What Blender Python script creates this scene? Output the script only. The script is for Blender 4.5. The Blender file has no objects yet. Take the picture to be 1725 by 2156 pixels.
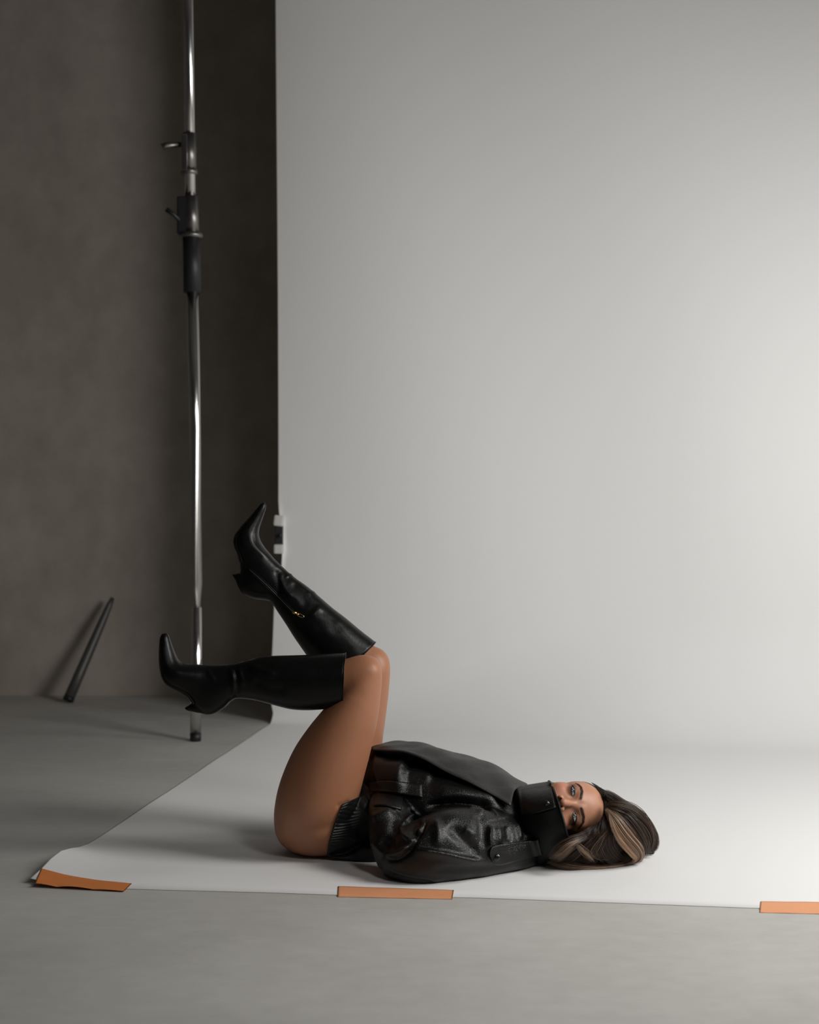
import bpy, bmesh, math, random
import numpy as np
from mathutils import Vector, Matrix
from mathutils.bvhtree import BVHTree

rng = random.Random(7)
S = bpy.context.scene
COL = S.collection

# ------------------------------------------------------------------ camera
CAM_H, FPX, CX, CY = 0.90, 2800.0, 862.5, 1078.0
cam_d = bpy.data.cameras.new('camera')
cam_d.sensor_fit = 'VERTICAL'; cam_d.sensor_height = 36.0
cam_d.lens = FPX / 2156.0 * 36.0
cam = bpy.data.objects.new('camera', cam_d)
cam.location = (0, 0, CAM_H); cam.rotation_euler = (math.pi / 2, 0, 0)
cam_d.dof.use_dof = True; cam_d.dof.focus_distance = 3.38; cam_d.dof.aperture_fstop = 3.2
COL.objects.link(cam); S.camera = cam

# ------------------------------------------------------------------ world, lights, exposure
w = bpy.data.worlds.new('studio_air'); S.world = w; w.use_nodes = True
w.node_tree.nodes['Background'].inputs[0].default_value = (0.95, 0.97, 1.0, 1)
w.node_tree.nodes['Background'].inputs[1].default_value = 0.026


def area_light(name, loc, target, sx, sy, power, col=(1, 1, 1), spread=180):
    l = bpy.data.lights.new(name, 'AREA'); l.shape = 'RECTANGLE'
    l.size = sx; l.size_y = sy; l.energy = power; l.color = col; l.spread = math.radians(spread)
    o = bpy.data.objects.new(name, l); COL.objects.link(o)
    o.location = loc
    o.rotation_euler = (Vector(target) - Vector(loc)).to_track_quat('-Z', 'Y').to_euler()
    return o


area_light('softbox_key', (2.1, 2.65, 1.78), (0.45, 4.0, 0.4), 0.85, 1.5, 66, (1.0, 0.985, 0.96))
area_light('softbox_background', (3.3, 3.9, 1.6), (1.1, 5.5, 0.9), 0.8, 1.3, 27, (1.0, 0.99, 0.97))
area_light('softbox_front', (1.15, 1.0, 2.35), (0.15, 3.2, 0.0), 0.5, 0.5, 4, (1.0, 0.985, 0.965), 100)
S.view_settings.view_transform = 'Standard'; S.view_settings.look = 'None'
S.view_settings.gamma = 1.0; S.view_settings.use_curve_mapping = False
S.view_settings.exposure = 0.0


# ------------------------------------------------------------------ helpers
def P(x, y, Y):
    return Vector(((x - CX) / FPX * Y, Y, CAM_H - (y - CY) / FPX * Y))


def PF(x, y):                       # pixel on the floor plane
    return P(x, y, CAM_H * FPX / (y - CY))


def tag(o, label=None, cat=None, group=None, kind=None):
    if label: o['label'] = label
    if cat: o['category'] = cat
    if group: o['group'] = group
    if kind: o['kind'] = kind
    return o


def empty(name, loc):
    o = bpy.data.objects.new(name, None); COL.objects.link(o); o.location = loc
    o.empty_display_size = 0.05
    return o


def link_mesh(name, me, mat, parent=None, smooth=True):
    o = bpy.data.objects.new(name, me); COL.objects.link(o)
    if mat: me.materials.append(mat)
    if smooth:
        me.polygons.foreach_set('use_smooth', [True] * len(me.polygons))
    if parent:
        o.parent = parent
        wl = Vector((0, 0, 0)); p = parent
        while p: wl += p.location; p = p.parent
        o.location = -wl               # geometry is written in world coordinates
    return o


def mesh_from(name, verts, faces):
    me = bpy.data.meshes.new(name)
    me.from_pydata([tuple(v) for v in verts], [], [tuple(f) for f in faces]); me.update()
    return me


def obj(name, verts, faces, mat, parent=None, smooth=True):
    return link_mesh(name, mesh_from(name, verts, faces), mat, parent, smooth)


def bm_obj(name, bm, mat, parent=None, smooth=False):
    me = bpy.data.meshes.new(name); bm.to_mesh(me); bm.free()
    return link_mesh(name, me, mat, parent, smooth)


def bm_box(bm, c, size, rot=None, bevel=0.0):
    r = bmesh.ops.create_cube(bm, size=1.0)
    vs = r['verts']
    M = Matrix.Translation(c) @ (rot.to_4x4() if rot else Matrix.Identity(4)) @ Matrix.Diagonal((*size, 1))
    bmesh.ops.transform(bm, matrix=M, verts=vs)
    if bevel:
        es = {e for v in vs for e in v.link_edges}
        bmesh.ops.bevel(bm, geom=list(es), offset=bevel, segments=2, affect='EDGES', profile=0.6)


def frame(d):
    d = d.normalized()
    a = d.cross(Vector((0, 0, 1)))
    if a.length < 1e-4: a = Vector((1, 0, 0))
    a.normalize(); return a, a.cross(d).normalized()


def tube(pts, radii, n=16, caps=True):
    V, F = [], []
    m = len(pts)
    for i, p in enumerate(pts):
        d = pts[min(i + 1, m - 1)] - pts[max(i - 1, 0)]
        a, b = frame(d)
        for k in range(n):
            t = 2 * math.pi * k / n
            V.append(p + (a * math.cos(t) + b * math.sin(t)) * radii[i])
    for i in range(m - 1):
        for k in range(n):
            F.append((i * n + k, i * n + (k + 1) % n, (i + 1) * n + (k + 1) % n, (i + 1) * n + k))
    if caps:
        F.append(tuple(range(n - 1, -1, -1))); F.append(tuple((m - 1) * n + k for k in range(n)))
    return V, F


def merge(parts):
    V, F = [], []
    for v, f in parts:
        o = len(V); V += list(v); F += [tuple(i + o for i in q) for q in f]
    return V, F


def catmull(arr, m):
    arr = np.asarray(arr, float); n = len(arr)
    out = []
    for t in np.linspace(0, n - 1, m):
        i = min(int(t), n - 2); u = t - i
        p1, p2 = arr[i], arr[i + 1]
        p0 = arr[i - 1] if i > 0 else 2 * p1 - p2
        p3 = arr[i + 2] if i + 2 < n else 2 * p2 - p1
        out.append(0.5 * (2 * p1 + (p2 - p0) * u + (2 * p0 - 5 * p1 + 4 * p2 - p3) * u * u + (3 * p1 - p0 - 3 * p2 + p3) * u ** 3))
    return np.array(out)


def resample(poly, m):
    a = np.asarray(poly, float)
    a = catmull(a, max(60, 8 * len(a)))
    d = np.r_[0, np.cumsum(np.linalg.norm(np.diff(a, axis=0), axis=1))]
    t = np.linspace(0, d[-1], m)
    return np.stack([np.interp(t, d, a[:, k]) for k in range(a.shape[1])], 1)


def loft_px(st, rings, n=48, cap0=True, cap1=True, expo=2.0):
    """st rows: (xl,yl, xr,yr, Yc, half_depth): outline pairs, centre depth and half thickness in depth."""
    rows = catmull(st, rings)
    V, F = [], []
    for r in rows:
        L = np.array(P(r[0], r[1], r[4])); R = np.array(P(r[2], r[3], r[4]))
        c = (L + R) / 2; a = (R - L) / 2; b = np.array((0, max(r[5], 0.001), 0))
        for k in range(n):
            t = 2 * math.pi * k / n
            ct, s_ = math.cos(t), math.sin(t)
            ct = math.copysign(abs(ct) ** (2 / expo), ct); s_ = math.copysign(abs(s_) ** (2 / expo), s_)
            V.append(c + a * ct + b * s_)
    for i in range(rings - 1):
        for k in range(n):
            F.append((i * n + k, i * n + (k + 1) % n, (i + 1) * n + (k + 1) % n, (i + 1) * n + k))
    if cap0: F.append(tuple(range(n - 1, -1, -1)))
    if cap1: F.append(tuple((rings - 1) * n + k for k in range(n)))
    return V, F


def ellipsoid(c, rx, ry, rz, n=28):
    V, F = [], []
    for i in range(n + 1):
        a = math.pi * i / n
        for k in range(2 * n):
            b = math.pi * k / n
            V.append((c[0] + rx * math.sin(a) * math.cos(b), c[1] + ry * math.sin(a) * math.sin(b), c[2] + rz * math.cos(a)))
    for i in range(n):
        for k in range(2 * n):
            F.append((i * 2 * n + k, (i + 1) * 2 * n + k, (i + 1) * 2 * n + (k + 1) % (2 * n), i * 2 * n + (k + 1) % (2 * n)))
    return V, F


def remesh(V, F, voxel, smooth_it, smooth_f=0.5):
    me = mesh_from('tmp', V, F)
    bm = bmesh.new(); bm.from_mesh(me); bmesh.ops.remove_doubles(bm, verts=bm.verts, dist=1e-5)
    bmesh.ops.recalc_face_normals(bm, faces=bm.faces); bm.to_mesh(me); bm.free()
    o = bpy.data.objects.new('tmp', me); COL.objects.link(o)
    m = o.modifiers.new('r', 'REMESH'); m.mode = 'VOXEL'; m.voxel_size = voxel
    s = o.modifiers.new('s', 'SMOOTH'); s.factor = smooth_f; s.iterations = smooth_it
    dg = bpy.context.evaluated_depsgraph_get(); dg.update()
    out = bpy.data.meshes.new_from_object(o.evaluated_get(dg))
    bpy.data.objects.remove(o); bpy.data.meshes.remove(me)
    return out


def co_np(me):
    a = np.empty(len(me.vertices) * 3, np.float32); me.vertices.foreach_get('co', a); return a.reshape(-1, 3).astype(float)


def no_np(me):
    a = np.empty(len(me.vertices) * 3, np.float32); me.vertices.foreach_get('normal', a); return a.reshape(-1, 3).astype(float)


def set_co(me, a):
    me.vertices.foreach_set('co', a.astype(np.float32).ravel()); me.update()


def bvh_of(me):
    return BVHTree.FromPolygons([v.co for v in me.vertices], [tuple(p.vertices) for p in me.polygons])


CAMP = np.array((0, 0, CAM_H))


def strokes(me, lst, clip=None):
    """Fold lines: each (polyline in photo pixels, width px, height m) raises or sinks the cloth along its normal."""
    v = co_np(me); n = no_np(me)
    px = CX + v[:, 0] / v[:, 1] * FPX; py = CY - (v[:, 2] - CAM_H) / v[:, 1] * FPX
    face = np.einsum('ij,ij->i', n, CAMP - v) > 0
    disp = np.zeros(len(v))
    for s in lst:
        poly, wd, amp = s[0], s[1], s[2]
        q = resample(poly, 40)
        best = np.full(len(v), 1e9); tt = np.zeros(len(v))
        near = face & (px > q[:, 0].min() - 4 * wd) & (px < q[:, 0].max() + 4 * wd) & (py > q[:, 1].min() - 4 * wd) & (py < q[:, 1].max() + 4 * wd)
        ii = np.nonzero(near)[0]
        if not len(ii): continue
        X = np.stack([px[ii], py[ii]], 1)
        D = np.linalg.norm(X[:, None, :] - q[None], axis=2)
        k = D.argmin(1); d = D[np.arange(len(ii)), k]; t = k / 39.0
        fade = np.clip(np.minimum(t, 1 - t) / 0.22, 0, 1); fade = fade * fade * (3 - 2 * fade)
        if len(s) > 3:               # overlap: one steep side, one long side
            tg = np.gradient(q, axis=0)[k]
            side = np.sign(tg[:, 0] * (X[:, 1] - q[k, 1]) - tg[:, 1] * (X[:, 0] - q[k, 0])) * s[3]
            wdv = np.where(side > 0, wd * 2.6, wd * 0.6)
        else:
            wdv = wd
        disp[ii] += amp * np.exp(-(d / wdv) ** 2) * fade
    set_co(me, v + n * disp[:, None])


def ray_px(x, y, bvhs):
    d = (P(x, y, 1.0) - Vector(CAMP)).normalized()
    best = None
    for b in bvhs:
        h = b.ray_cast(Vector(CAMP), d)
        if h[0] is not None and (best is None or h[3] < best): best = h[3]
    return d, best


def sheet(name, top, bot, nu, nv, bvhs, off, thick, mat, parent, relief=None, fallback=None, smooth=6, bow=0.0):
    """A cloth piece laid on the surface behind it: outline given by two edge lines, real thickness."""
    A = resample(top, nu + 1); B = resample(bot, nu + 1)
    T = np.full((nu + 1, nv + 1), np.nan); D = np.zeros((nu + 1, nv + 1, 3))
    for i in range(nu + 1):
        for j in range(nv + 1):
            q = A[i] * (1 - j / nv) + B[i] * (j / nv)
            d, t = ray_px(q[0], q[1], bvhs)
            D[i, j] = d
            if t is not None: T[i, j] = t
            elif fallback: T[i, j] = fallback / d[1]
    T = np.where(np.isnan(T), np.nanmedian(T), T)
    for _ in range(smooth):
        Tp = np.pad(T, 1, mode='edge')
        T = np.minimum(T, (Tp[:-2, 1:-1] + Tp[2:, 1:-1] + Tp[1:-1, :-2] + Tp[1:-1, 2:]) / 4 + 0.0004) * 0.5 + 0.5 * (Tp[:-2, 1:-1] + Tp[2:, 1:-1] + Tp[1:-1, :-2] + Tp[1:-1, 2:]) / 4
    T = T - off
    if bow:
        jj = np.linspace(0, 1, nv + 1)[None]; T = T - bow * np.sin(np.pi * jj)
    if relief is not None:
        for i in range(nu + 1):
            for j in range(nv + 1): T[i, j] -= relief(i / nu, j / nv)
    front = CAMP + D * T[..., None]; back = CAMP + D * (T[..., None] + thick)
    # rounded rim: pull the outermost front ring back a little
    fr = front.copy()
    fr[0] = front[0] * .4 + back[0] * .6; fr[-1] = front[-1] * .4 + back[-1] * .6
    fr[:, 0] = front[:, 0] * .4 + back[:, 0] * .6; fr[:, -1] = front[:, -1] * .4 + back[:, -1] * .6
    V = [tuple(p) for p in fr.reshape(-1, 3)] + [tuple(p) for p in back.reshape(-1, 3)]
    F = []; N = (nu + 1) * (nv + 1); ix = lambda i, j: i * (nv + 1) + j
    for i in range(nu):
        for j in range(nv):
            F.append((ix(i, j), ix(i, j + 1), ix(i + 1, j + 1), ix(i + 1, j)))
            F.append((N + ix(i, j), N + ix(i + 1, j), N + ix(i + 1, j + 1), N + ix(i, j + 1)))
    for i in range(nu):
        F.append((ix(i, 0), ix(i + 1, 0), N + ix(i + 1, 0), N + ix(i, 0)))
        F.append((ix(i, nv), N + ix(i, nv), N + ix(i + 1, nv), ix(i + 1, nv)))
    for j in range(nv):
        F.append((ix(0, j), N + ix(0, j), N + ix(0, j + 1), ix(0, j + 1)))
        F.append((ix(nu, j), ix(nu, j + 1), N + ix(nu, j + 1), N + ix(nu, j)))
    return obj(name, V, F, mat, parent)


# ------------------------------------------------------------------ materials
def mat_new(name):
    m = bpy.data.materials.new(name); m.use_nodes = True
    nt = m.node_tree; b = nt.nodes['Principled BSDF']
    return m, nt, b


def N(nt, t, **kw):
    n = nt.nodes.new(t)
    for k, v in kw.items():
        if k in n.inputs.keys(): n.inputs[k].default_value = v
        else: setattr(n, k, v)
    return n


def simple(name, col, rough=0.5, metal=0.0, spec=0.5, bump=0.0, bscale=200.0):
    m, nt, b = mat_new(name)
    b.inputs['Base Color'].default_value = (*col, 1); b.inputs['Roughness'].default_value = rough
    b.inputs['Metallic'].default_value = metal; b.inputs['Specular IOR Level'].default_value = spec
    if bump:
        g = N(nt, 'ShaderNodeNewGeometry'); no = N(nt, 'ShaderNodeTexNoise', Scale=bscale, Detail=3.0)
        nt.links.new(g.outputs['Position'], no.inputs['Vector'])
        bp = N(nt, 'ShaderNodeBump', Strength=bump, Distance=0.001)
        nt.links.new(no.outputs['Fac'], bp.inputs['Height']); nt.links.new(bp.outputs[0], b.inputs['Normal'])
    return m


def concrete(name, c0, c1, rough, s1, s2, stretch=(1, 1, 1), bump=0.15, spec=0.3):
    m, nt, b = mat_new(name)
    g = N(nt, 'ShaderNodeNewGeometry'); mp = N(nt, 'ShaderNodeMapping'); mp.inputs['Scale'].default_value = stretch
    nt.links.new(g.outputs['Position'], mp.inputs['Vector'])
    n1 = N(nt, 'ShaderNodeTexNoise', Scale=s1, Detail=6.0, Roughness=0.62)
    n2 = N(nt, 'ShaderNodeTexNoise', Scale=s2, Detail=4.0, Roughness=0.6)
    for n in (n1, n2): nt.links.new(mp.outputs[0], n.inputs['Vector'])
    mx = N(nt, 'ShaderNodeMix', data_type='FLOAT'); mx.inputs[0].default_value = 0.35
    nt.links.new(n1.outputs['Fac'], mx.inputs[2]); nt.links.new(n2.outputs['Fac'], mx.inputs[3])
    r = N(nt, 'ShaderNodeValToRGB')
    r.color_ramp.elements[0].position = 0.36; r.color_ramp.elements[0].color = (*c0, 1)
    r.color_ramp.elements[1].position = 0.64; r.color_ramp.elements[1].color = (*c1, 1)
    nt.links.new(mx.outputs[0], r.inputs[0]); nt.links.new(r.outputs[0], b.inputs['Base Color'])
    b.inputs['Roughness'].default_value = rough; b.inputs['Specular IOR Level'].default_value = spec
    bp = N(nt, 'ShaderNodeBump', Strength=bump, Distance=0.004)
    nt.links.new(n2.outputs['Fac'], bp.inputs['Height']); nt.links.new(bp.outputs[0], b.inputs['Normal'])
    return m


def leather(name, col, rough, grain, gstr, fold=0.0, spec=0.5):
    m, nt, b = mat_new(name)
    b.inputs['Base Color'].default_value = (*col, 1); b.inputs['Specular IOR Level'].default_value = spec
    g = N(nt, 'ShaderNodeNewGeometry')
    wn = N(nt, 'ShaderNodeTexNoise', Scale=120.0, Detail=2.0)
    nt.links.new(g.outputs['Position'], wn.inputs['Vector'])
    ad = N(nt, 'ShaderNodeVectorMath', operation='MULTIPLY_ADD')
    ad.inputs[1].default_value = (0.0016, 0.0016, 0.0016)
    nt.links.new(wn.outputs['Color'], ad.inputs[0]); nt.links.new(g.outputs['Position'], ad.inputs[2])
    vo = N(nt, 'ShaderNodeTexVoronoi', Scale=grain, feature='DISTANCE_TO_EDGE')
    mr = N(nt, 'ShaderNodeMapRange', interpolation_type='SMOOTHSTEP'); mr.inputs[2].default_value = 0.22
    nt.links.new(vo.outputs['Distance'], mr.inputs[0])
    nt.links.new(ad.outputs[0], vo.inputs['Vector'])
    n2 = N(nt, 'ShaderNodeTexNoise', Scale=38.0, Detail=4.0, Roughness=0.6)
    nt.links.new(g.outputs['Position'], n2.inputs['Vector'])
    rr = N(nt, 'ShaderNodeMapRange'); rr.inputs[3].default_value = rough - 0.07; rr.inputs[4].default_value = rough + 0.1
    nt.links.new(n2.outputs['Fac'], rr.inputs[0]); nt.links.new(rr.outputs[0], b.inputs['Roughness'])
    b1 = N(nt, 'ShaderNodeBump', Strength=fold, Distance=0.012)
    nt.links.new(n2.outputs['Fac'], b1.inputs['Height'])
    b2 = N(nt, 'ShaderNodeBump', Strength=gstr, Distance=0.0006)
    nt.links.new(mr.outputs[0], b2.inputs['Height']); nt.links.new(b1.outputs[0], b2.inputs['Normal'])
    nt.links.new(b2.outputs[0], b.inputs['Normal'])
    return m


def attr_mat(name, rough, spec=0.4, sss=0.0, bump=0.0, bscale=500.0):
    m, nt, b = mat_new(name)
    a = N(nt, 'ShaderNodeAttribute', attribute_name='col'); nt.links.new(a.outputs['Color'], b.inputs['Base Color'])
    b.inputs['Roughness'].default_value = rough; b.inputs['Specular IOR Level'].default_value = spec
    if sss:
        b.inputs['Subsurface Weight'].default_value = sss; b.inputs['Subsurface Radius'].default_value = (0.012, 0.005, 0.003)
        b.inputs['Subsurface Scale'].default_value = 1.0
    if bump:
        g = N(nt, 'ShaderNodeNewGeometry'); no = N(nt, 'ShaderNodeTexNoise', Scale=bscale, Detail=2.0)
        nt.links.new(g.outputs['Position'], no.inputs['Vector'])
        bp = N(nt, 'ShaderNodeBump', Strength=bump, Distance=0.0006)
        nt.links.new(no.outputs['Fac'], bp.inputs['Height']); nt.links.new(bp.outputs[0], b.inputs['Normal'])
    return m


def set_col(me, arr):
    a = me.attributes.get('col') or me.attributes.new('col', 'FLOAT_COLOR', 'POINT')
    c = np.ones((len(me.vertices), 4), np.float32); c[:, :3] = arr
    a.data.foreach_set('color', c.ravel())


M_floor = concrete('polished_concrete', (0.41, 0.40, 0.375), (0.49, 0.48, 0.455), 0.62, 1.7, 16.0, (1, 1.6, 1), 0.12)
M_wall = concrete('rough_concrete', (0.33, 0.29, 0.25), (0.45, 0.40, 0.35), 0.85, 1.5, 9.0, (1, 1, 0.8), 0.25, 0.15)
M_plain = simple('studio_paint', (0.16, 0.155, 0.15), 0.9)
M_paper = simple('seamless_paper', (0.74, 0.735, 0.725), 0.85, spec=0.2, bump=0.03, bscale=400)
M_tape = simple('orange_tape', (0.60, 0.19, 0.045), 0.65, bump=0.3, bscale=350)
M_tape2 = simple('pale_orange_tape', (0.70, 0.31, 0.15), 0.6, bump=0.2, bscale=350)
M_chrome = simple('brushed_steel', (0.6, 0.59, 0.57), 0.2, 1.0)
M_steel_dark = simple('dull_steel', (0.22, 0.21, 0.2), 0.38, 1.0)
M_blackplastic = simple('black_plastic', (0.012, 0.012, 0.013), 0.5)
M_darkbar = simple('dark_metal_bar', (0.10, 0.098, 0.094), 0.5, 0.5)
M_white = simple('pale_plastic', (0.55, 0.54, 0.52), 0.5)
M_card = simple('cardboard_core', (0.3, 0.22, 0.14), 0.8)
M_jacket = leather('grained_black_leather', (0.0034, 0.0033, 0.0033), 0.30, 360.0, 0.42, 0.08, 0.38)
M_flap = leather('fine_black_leather', (0.011, 0.0105, 0.010), 0.44, 480.0, 0.35, 0.12, 0.46)
M_collar = leather('black_collar_leather', (0.0045, 0.0045, 0.0045), 0.42, 480.0, 0.3, 0.1, 0.22)
M_sole = simple('black_sole', (0.006, 0.006, 0.006), 0.6, spec=0.2)
M_boot = leather('smooth_black_leather', (0.0035, 0.0035, 0.0035), 0.33, 900.0, 0.05, 0.08, 0.22)
M_shorts = leather('soft_black_leather', (0.007, 0.007, 0.007), 0.42, 700.0, 0.15, 0.1, 0.45)
M_snap = simple('black_snap', (0.008, 0.008, 0.009), 0.2, 0.0, 0.6)
M_gold = simple('gold_metal', (0.8, 0.55, 0.22), 0.25, 1.0)
M_skin = attr_mat('skin', 0.46, 0.4, 0.12, 0.12, 420.0)
M_hair = attr_mat('hair', 0.38, 0.5)
M_scalp_filler = simple('hair_roots_and_filler', (0.018, 0.011, 0.008), 0.9, spec=0.1)
M_eye = attr_mat('eye_surface', 0.08, 0.6)
M_brow = simple('brow_hair', (0.03, 0.017, 0.011), 0.6, spec=0.2)
M_lash = simple('lash', (0.006, 0.005, 0.004), 0.5)

# ------------------------------------------------------------------ the setting
WALL_Y = 6.53
X0, X1, YF, CEIL = -4.2, 4.6, -1.6, 3.75


def slab(name, lo, hi, mat):
    bm = bmesh.new(); lo, hi = Vector(lo), Vector(hi)
    bm_box(bm, (lo + hi) / 2, tuple(hi - lo))
    o = bm_obj(name, bm, mat); o['kind'] = 'structure'; return o


slab('floor', (X0, YF, -0.1), (X1, WALL_Y + .15, 0), M_floor)
slab('wall_back', (X0, WALL_Y, 0), (X1, WALL_Y + .15, CEIL), M_wall)
slab('wall_left', (X0 - .15, YF, -0.1), (X0, WALL_Y + .15, CEIL), M_plain)
slab('wall_right', (X1, YF, -0.1), (X1 + .15, WALL_Y + .15, CEIL), M_plain)
slab('ceiling', (X0 - .15, YF, CEIL), (X1 + .15, WALL_Y + .15, CEIL + .12), M_plain)

# ------------------------------------------------------------------ seamless paper backdrop
L_DIR = Vector((0.134, 0.991, 0)).normalized(); W_DIR = Vector((0.991, -0.134, 0)).normalized()
C0 = PF(63, 1860)
PW, TOPZ = 2.72, 3.42
LF = 2.45                                      # floor length to the foot of the sweep at the left edge
front_px = [(63, 1860), (180, 1869), (280, 1873), (560, 1880), (700, 1885), (1000, 1891), (1300, 1902), (1590, 1913), (1725, 1917)]
fu, fs = [], []
for q in front_px:
    d = PF(*q) - C0; fu.append(d.dot(W_DIR)); fs.append(d.dot(L_DIR))
fu.append(PW + .2); fs.append(fs[-1] + (fs[-1] - fs[-3]) / (fu[-2] - fu[-4]) * (PW + .2 - fu[-2]))
# left edge on the floor, sideways offset against the straight line
le_px = [(63, 1860), (74, 1842), (90, 1826), (112, 1813), (140, 1802), (182, 1788), (235, 1752), (330, 1690), (450, 1612), (520, 1563), (567, 1530)]


def arc_profile(u):
    """list of (s, z) down the length of the sheet for distance u from the left edge"""
    q_ = min(1, max(0, u / 1.7)); q_ = q_ * q_ * (3 - 2 * q_); R = 0.05 + 0.42 * q_
    s0 = LF - R + 0.03 + 0.10 * q_
    out = [(t, 0.0) for t in np.linspace(0, 1, 40)]
    pts = []
    front = float(np.interp(u, fu, fs))
    for t, _ in out: pts.append((front + (s0 - front) * t, 0.0011))
    for k in range(1, 25):
        a = math.pi / 2 * k / 24
        pts.append((s0 + R * math.sin(a), 0.0011 + R * (1 - math.cos(a))))
    zt = pts[-1][1]
    for k in range(1, 61):
        pts.append((s0 + R, zt + (TOPZ - zt) * k / 60))
    return pts


edge_z = [(0.0, 0), (1.2, 0.0), (1.6, 0.0)]


def edge_shift(z):                            # how far the hanging left edge stands in from the lower edge line
    return float(np.interp(z, [0, .04, .12, .3, .50, .60, .68, .80, .88, .9, 1.2, 1.8, 3.4],
                           [0, .004, -.012, .0, .008, .020, .046, .046, .040, .026, .026, .024, .014]))


def paper_z(u, s):
    k = math.exp(-((s - 0.17) / 0.13) ** 2) * max(0, 1 - u / 0.22) ** 2
    k2 = math.exp(-(s / 0.05) ** 2) * max(0, 1 - u / .12) ** 2
    return 0.0011 + 0.030 * k + 0.006 * k2 + 0.0015 * max(0, math.sin(s * 9 + u * 4)) * max(0.0, 1 - u / 0.12)


us = np.concatenate([[0, .004, .01, .02, .035, .06, .09, .13, .18, .24], np.linspace(.32, PW, 46)])
V, F = [], []
for iu, u in enumerate(us):
    for (s, z) in arc_profile(u):
        g = max(0.0, 1 - u / 0.12)
        p = C0 + W_DIR * u + L_DIR * s; p.z = z
        if z <= 0.0012:
            p.z = paper_z(u, s)            # curled front corner: the edge rises off the floor
        else:
            p += W_DIR * edge_shift(z) * g
            if 0.62 < z < 0.92: p += L_DIR * (-0.012) * max(0, 1 - u / .02) * math.sin(math.pi * (z - .62) / .30)
            p += L_DIR * 0.006 * math.sin(u * 5.1 + z * 1.3) * min(1, z)
        V.append(p)
m_ = len(arc_profile(0.0))
for i in range(len(us) - 1):
    for j in range(m_ - 1):
        F.append((i * m_ + j, (i + 1) * m_ + j, (i + 1) * m_ + j + 1, i * m_ + j + 1))
backdrop = empty('paper_backdrop', C0)
tag(backdrop, 'wide white seamless paper backdrop sweeping down onto the floor', 'backdrop')
paper = obj('paper_sheet', V, F, M_paper, backdrop)
sm = paper.modifiers.new('thick', 'SOLIDIFY'); sm.thickness = 0.0007; sm.offset = 0
# roll and brackets up by the ceiling, above the frame
top_l = Vector(V[m_ - 1]); top_r = Vector(V[-1])
ax = (top_r - top_l).normalized()
v, f = tube([top_l + L_DIR * .045 + Vector((0, 0, .0)), top_r + L_DIR * .045], [.045, .045], 24)
obj('paper_roll', v, f, M_paper, backdrop)
v, f = tube([top_l + L_DIR * .045 - ax * .12, top_r + L_DIR * .045 + ax * .12], [.022, .022], 16)
obj('core_tube', v, f, M_card, backdrop)
for e, sg in ((top_l, -1), (top_r, 1)):
    bm = bmesh.new(); c = e + L_DIR * .045 + ax * .08 * sg
    bm_box(bm, Vector((c.x, c.y, (c.z + CEIL) / 2 - .02)), (.03, .05, CEIL - c.z + .05), bevel=.004)
    bm_obj('bracket', bm, M_steel_dark, backdrop)

# clamp on the left edge of the hanging paper
YP = (C0 + L_DIR * LF).y + .035
cl = empty('paper_clamp', P(588, 1125, YP))
tag(cl, 'small dark clamp with two pale pads on the left paper edge', 'clamp')
bm = bmesh.new(); bm_box(bm, P(588, 1127, YP - .012), (.036, .022, .10), bevel=.005); bm_obj('clamp_body', bm, M_blackplastic, cl)
bm = bmesh.new(); bm_box(bm, P(587.5, 1096.5, YP - .02), (.042, .03, .046), Matrix.Rotation(.12, 3, 'Y'), bevel=.007); bm_obj('clamp_pad', bm, M_white, cl)
bm = bmesh.new(); bm_box(bm, P(587.5, 1156, YP - .02), (.042, .03, .040), bevel=.007); bm_obj('clamp_pad', bm, M_white, cl)
v, f = tube([P(590, 1127, YP - .04), P(590, 1127, YP + .02)], [.008, .008], 12)
obj('clamp_screw', v, f, M_blackplastic, cl)


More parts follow.
